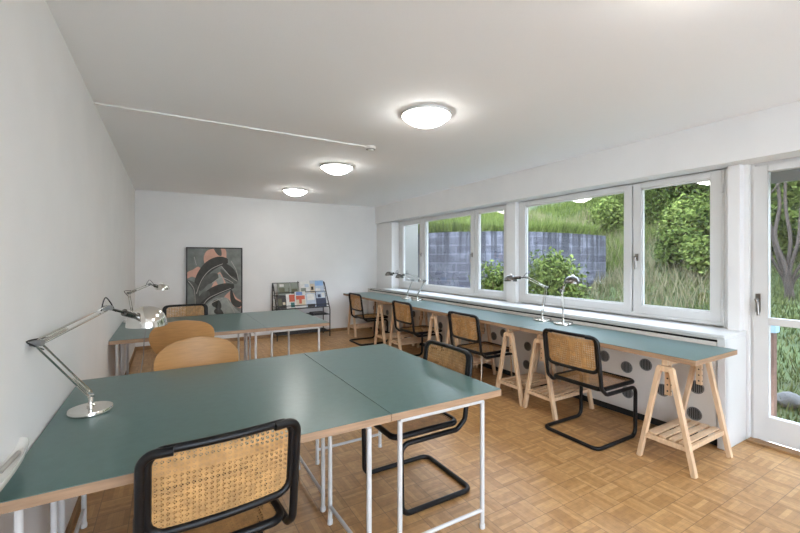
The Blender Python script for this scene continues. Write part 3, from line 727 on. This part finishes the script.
me.from_pydata(np.stack([GX.ravel(),GY.ravel(),GZ.ravel()],1).tolist(), [], fs); me.materials.append(M['soil']); me.polygons.foreach_set('use_smooth', [True]*len(fs))
go = bpy.data.objects.new('ground', me); COL.objects.link(go); struct(go, 'grassy bank rising outside the windows', 'ground')
# retaining wall
vs = []; fs = []; uv = []; arc = 0; T_ = .25; n = len(WP); ars = []
for i, (x_, y_) in enumerate(WP):
    a, b = WP[max(0,i-1)], WP[min(n-1,i+1)]; tx, ty_ = b[0]-a[0], b[1]-a[1]; l = math.hypot(tx, ty_); nx_, ny_ = -ty_/l, tx/l
    if i: arc += math.hypot(x_-WP[i-1][0], y_-WP[i-1][1])
    ars.append(arc)
    for (o_, z_) in ((0,-.3),(0,2.10),(T_,2.10),(T_,-.3)): vs.append((x_+nx_*o_, y_+ny_*o_, z_)); uv.append((arc+o_, z_))
for i in range(n-1):
    for k in range(3): fs.append((i*4+k, i*4+k+1, (i+1)*4+k+1, (i+1)*4+k))
fs += [(0,1,2,3), ((n-1)*4,(n-1)*4+3,(n-1)*4+2,(n-1)*4+1)]
me = bpy.data.meshes.new('wall_retaining'); me.from_pydata(vs, [], fs); ul = me.uv_layers.new(name='UVMap')
for lp in me.loops: ul.data[lp.index].uv = uv[lp.vertex_index]
me.materials.append(M['block']); rw = bpy.data.objects.new('wall_retaining', me); COL.objects.link(rw); struct(rw, 'curved grey block retaining wall with dark run-off stains', 'retaining wall')
struct(MB().box(5.2,9.0,-8,-4.2,-.2,5.0).build('wall_light_block', M['extwall']), 'unseen rendered block added past the garden door against sky light', 'wall')  # unseen block, added to keep sky light off the radiator cover end
struct(MB().box(4.42,5.02,7.72,8.3,-.2,3.4).build('wall_exterior', M['extwall']), 'pale rendered house wall outside the end window sash', 'wall')

def mesh_np(name, verts, faces_n, m, parent=None):
    """verts (k,n,3): k separate n-gons"""
    k, nn, _ = verts.shape; me = bpy.data.meshes.new(name)
    me.vertices.add(k*nn); me.vertices.foreach_set('co', verts.reshape(-1).astype(np.float32))
    me.loops.add(k*nn); me.loops.foreach_set('vertex_index', np.arange(k*nn, dtype=np.int32))
    me.polygons.add(k); me.polygons.foreach_set('loop_start', np.arange(k, dtype=np.int32)*nn)
    me.update(calc_edges=True); me.validate()
    me.materials.append(m); o = bpy.data.objects.new(name, me); COL.objects.link(o)
    if parent: o.parent = parent
    return o
def leaves(c, nrm, size, aspect=.5):
    k = len(c); t = rng.normal(size=(k,3)); t -= nrm*(t*nrm).sum(1,keepdims=True); t /= np.linalg.norm(t,axis=1,keepdims=True)+1e-9
    b = np.cross(nrm, t); s = (size*(.6+.8*rng.random(k)))[:,None]
    return np.stack([c-t*s*.5, c+b*s*aspect*.5+t*s*.05, c+t*s*.5, c-b*s*aspect*.5+t*s*.05], 1)
def blob_leaves(blobs, n, size, up=.5, aspect=.5):
    """leaf cloud over ellipsoids (x,y,z,rx,ry,rz)"""
    B = np.array(blobs, float); wgt = (B[:,3]*B[:,4]*B[:,5])**(2/3); idx = rng.choice(len(B), n, p=wgt/wgt.sum())
    dvec = rng.normal(size=(n,3)); dvec /= np.linalg.norm(dvec,axis=1,keepdims=True)
    rad = rng.random(n)**.28*(1+.12*rng.normal(size=n)); c = B[idx,:3]+dvec*B[idx,3:]*rad[:,None]
    nm = dvec*.6+rng.normal(size=(n,3))*.6+np.array([0,0,up]); nm /= np.linalg.norm(nm,axis=1,keepdims=True)
    return leaves(c, nm, size, aspect)
def gz(x, y): return float(ground(x, y))
def plant(name, label, cat, group, x, y, blobs, n, size, m, stems=None, aspect=.5):
    t = thing(name, label, cat, (x, y, gz(x,y)-.03), 0, group)
    mesh_np('foliage', blob_leaves(blobs, n, size, aspect=aspect), 4, m, t)
    for st in (stems or []):
        MB().tube(st[0], st[1], 8, rs=[st[1]*(1-.7*i/(len(st[0])-1)) for i in range(len(st[0]))]).build(st[2] if len(st) > 2 else 'stem', M['bark'], t)
    return t
def bush(label, group, x, y, r_, h_, n, size, m, name='shrub'):
    bl = []
    for k in range(7):
        a = random.random()*2*PI; q = random.random()*.55*r_; zz = h_*(.35+.5*random.random())
        bl.append((q*math.cos(a), q*math.sin(a), zz, r_*(.45+.2*random.random()), r_*(.45+.2*random.random()), h_*.33))
    bl.append((0,0,h_*.4,r_*.75,r_*.75,h_*.4))
    st = [([(0,0,0),(.1*r_*math.cos(k*1.9),.1*r_*math.sin(k*1.9),h_*.3),(.4*r_*math.cos(k*1.9),.4*r_*math.sin(k*1.9),h_*.7)], .02) for k in range(3)]
    return plant(name, label, 'shrub', group, x, y, bl, n, size, m, st)
bush('light green leafy shrub in front of the stained wall, behind the lamp with upright arm', None, 5.95, 4.66, .85, 1.30, 4200, .085, M['leaf_light'])
bush('light green leafy shrub at the foot of the stained wall, by the window pier', None, 5.50, 5.55, .62, 1.25, 2600, .085, M['leaf_light'])
# mid-bank shrubs
sg = 'shrubs scattered over the grassy bank'
for i, (x_, y_, r_, h_, n_, m_) in enumerate([(13.4,8.2,.9,1.2,2600,'leaf_light'),(12.4,5.4,1.0,1.3,3400,'leaf_light'),(13.6,6.2,1.5,2.3,3600,'leaf_dark'),(14.4,5.0,1.5,2.4,3600,'leaf_mid'),(12.6,3.9,1.2,1.9,3000,'leaf_mid'),
        (15.2,7.6,1.6,2.6,3600,'leaf_mid'),(14.6,3.4,1.5,2.6,3400,'leaf_light'),(11.4,1.9,1.0,1.7,2600,'leaf_mid'),(13.2,.9,1.4,2.3,3200,'leaf_dark'),(10.6,.4,.9,1.4,2200,'leaf_light'),(11.6,-1.2,1.1,1.8,2400,'leaf_mid'),(16.4,6.2,1.7,2.8,3600,'leaf_light'),(10.4,4.0,.7,.9,1900,'leaf_light'),(10.9,4.9,.7,.9,2000,'leaf_mid'),(11.2,3.4,.8,1.2,2200,'leaf_light')]):
    bush('leafy shrub growing on the grassy bank below the trees', sg, x_, y_, r_, h_, int(n_*1.5), .115, M[m_])
# trees along the top of the bank
def tree(label, group, x, y, h_, r_, n, size, m, name='tree'):
    bl = []
    for k in range(16):
        a = random.random()*2*PI; q = math.sqrt(random.random())*.75*r_; zz = h_*(.22+.72*random.random())
        s = r_*(.30+.22*random.random()); bl.append((q*math.cos(a), q*math.sin(a), zz, s, s, s*.7))
    st = [([(0,0,0),(.05,.0,h_*.3),(.0,.1,h_*.6),(.1,0,h_*.85)], .14, 'trunk')]
    for k in range(5):
        a = k*1.3; st.append(([(0,0,h_*.25),(r_*.35*math.cos(a),r_*.35*math.sin(a),h_*.45),(r_*.7*math.cos(a),r_*.7*math.sin(a),h_*.65)], .06, 'branch'))
    return plant(name, label, 'tree', group, x, y, bl, n, size, m, st)
tg = 'trees along the top of the bank'
for i, (x_, y_, h_, r_, m_) in enumerate([(16.6,9.0,5.5,2.3,'leaf_dark'),(17.8,7.2,6,2.4,'leaf_mid'),(19,4.6,6.5,2.8,'leaf_mid'),(17,2.2,6,2.5,'leaf_dark'),(18.5,-.6,6.5,2.8,'leaf_mid'),(16.2,-2.6,6,2.6,'leaf_dark'),(20.5,10.8,6,2.9,'leaf_mid'),
        (22,15,6,3.2,'leaf_dark'),(15.5,-5.5,6,2.8,'leaf_mid'),(21.5,1.5,7,3.2,'leaf_light'),(19.5,20,6,3.2,'leaf_mid'),(14,-9,6,3,'leaf_dark'),(24,7,7,3.2,'leaf_light')]):
    tree('dense leafy tree along the top of the bank outside', tg, x_, y_, h_, r_, 5200, .23, M[m_])
# multi-stem tree seen through the garden door
mt = []
jr = random.Random(5)
for k, (dx, dy, hh) in enumerate([(-.2,.62,3.4),(-.1,.40,3.9),(.1,.12,3.7),(.1,-.30,3.5),(.3,-.95,3.0),(-.3,.9,2.7),(.2,-1.3,2.6)]):
    pp = [(0,.05*math.sin(k*2.1),0)]
    for q in range(1, 8):
        f_ = q/7; pp.append((dx*f_+jr.uniform(-.06,.06), .05*math.sin(k*2.1)+dy*f_**1.25+jr.uniform(-.07,.07), hh*f_))
    mt.append((cr_spline(pp, False, 4), .040-.003*k, 'stem'))
    bpt = pp[4]; mt.append(([bpt,(bpt[0]+.1,bpt[1]+jr.uniform(-.4,.4),bpt[2]+.5),(bpt[0]+.2,bpt[1]+jr.uniform(-.7,.7),bpt[2]+1.0)], .018, 'branch'))
bl = [(random.uniform(-.3,1.5),random.uniform(-1.6,1.5),random.uniform(1.5,4.0),.42,.48,.28) for k in range(26)]
plant('multi_stem_tree', 'multi-stemmed tree seen through the upper pane of the garden door', 'tree', None, 9.2, 2.45, bl, 4200, .14, M['leaf_mid'], mt)
bush('bright green shrub behind the multi-stemmed tree', None, 11.9, 3.0, 1.2, 2.6, 2600, .14, M['leaf_light'])
# post and stones by the garden door
gp = thing('garden_post', 'short brown garden post with a pale blue cap outside the door', 'post', (4.56,1.345,-.02))
MB().box(-.035,.035,-.035,.035,-.02,.86).build('post', M['postwood'], gp, bevel=.004)
MB().box(-.05,.05,-.05,.05,.86,.97).build('post_cap', M['postcap'], gp, bevel=.006)
for i in range(7):
    x_, y_ = 5.22+.05*math.sin(i*2), 1.62-.215*i; mb = MB(); rr = .09+.02*math.sin(i*1.7)
    bm = bmesh.new(); bmesh.ops.create_icosphere(bm, subdivisions=2, radius=1)
    vs = [(v_.co.x*rr*.9*(1+.15*math.sin(5*v_.co.y+i)), v_.co.y*rr*1.1*(1+.15*math.sin(4*v_.co.z+i)), v_.co.z*rr*.75*(1+.15*math.sin(4*v_.co.x+i*2))) for v_ in bm.verts]
    fs = [tuple(v_.index for v_ in f_.verts) for f_ in bm.faces]; bm.free()
    o = mb.add(vs, fs, 0, False).build('stone', M['stone'], loc=(x_, y_, gz(x_,y_)+.05)); tag(o, 'rough dark stone in the low row outside the garden door', 'stone', 'stones outside the garden door')
# grass
def grass(name, label, n, region, hmin, hmax, m, wid=.006):
    x_, y_ = region(n); z_ = ground(x_, y_); k = len(x_); hgt = hmin+(hmax-hmin)*rng.random(k); an = rng.random(k)*2*PI
    dx, dy = np.cos(an), np.sin(an); ln = (rng.random(k)*.6+.1)*hgt; la = rng.random(k)*2*PI; w_ = wid*(1+x_/10)
    p0 = np.stack([x_-dx*w_, y_-dy*w_, z_-.02],1); p1 = np.stack([x_+dx*w_, y_+dy*w_, z_-.02],1); p2 = np.stack([x_+np.cos(la)*ln, y_+np.sin(la)*ln, z_+hgt],1)
    o = mesh_np(name, np.stack([p0,p1,p2],1), 3, m); return tag(o, label, 'grass', None, 'stuff')
def reg_front(n):
    x_ = 4.6+9.5*rng.random(n)**.9; y_ = -3+11*rng.random(n); wy = np.where(x_ > 9.9, 9, wall_y(x_)); ok = y_ < wy-.02; return x_[ok], y_[ok]
def reg_top(n):
    x_ = 5.2+13*rng.random(n)**1.1; y_ = wall_y(x_)+.12+9*rng.random(n)**1.6; ok = y_ > wall_y(x_); return x_[ok], y_[ok]
def reg_rim(n):
    t = rng.random(n)*(len(WP)-1); i = t.astype(int); fr = t-i; p = WPa[i]*(1-fr[:,None])+WPa[np.minimum(i+1,len(WP)-1)]*fr[:,None]; return p[:,0]+.02+.1*rng.random(n), p[:,1]+.2+.18*rng.random(n)
grass('bank_grass', 'short grass on the bank outside the windows', 90000, reg_front, .04, .13, M['leaf_grass'])
grass('wild_grass', 'tall bright grass above the stained retaining wall', 42000, reg_top, .12, .38, M['leaf_light'])
grass('rim_grass', 'grass tufts hanging over the top of the retaining wall', 8000, reg_rim, .10, .32, M['leaf_light'])
def reg_dry(n):
    x_ = 8+8*rng.random(n); y_ = 3.5+7.5*rng.random(n); return x_, y_
grass('dry_grass', 'dry straw grass patches high on the bank', 7000, reg_dry, .15, .5, M['leaf_dry'])

# ------------------------------------------------------------------ light, world, camera
wd = bpy.data.worlds.new('sky'); S.world = wd; wd.use_nodes = True; N = wd.node_tree.nodes; L = wd.node_tree.links
bg = N['Background']; tc = N.new('ShaderNodeTexCoord'); sp = N.new('ShaderNodeSeparateXYZ'); rp = N.new('ShaderNodeValToRGB')
L.new(tc.outputs['Generated'], sp.inputs[0]); L.new(sp.outputs[2], rp.inputs[0]); L.new(rp.outputs[0], bg.inputs[0])
rp.color_ramp.elements[0].color = (.80,.88,1.,1); rp.color_ramp.elements[1].color = (.60,.75,1.,1)
bg.inputs[1].default_value = 6.6
cam = bpy.data.cameras.new('camera'); co = bpy.data.objects.new('camera', cam); COL.objects.link(co)
cam.sensor_width = 36; cam.lens = 36*395/800; cam.shift_y = -6.8/800; cam.clip_start = .05
co.location = (0,0,1.475); co.rotation_euler = (PI/2, 0, math.radians(-30.42)); S.camera = co
vs_ = S.view_settings; vs_.view_transform = 'Standard'; vs_.look = 'None'; vs_.gamma = 1; vs_.use_curve_mapping = False; vs_.exposure = .97
S.cycles.max_bounces = 12; S.cycles.diffuse_bounces = 6; S.cycles.transparent_max_bounces = 12
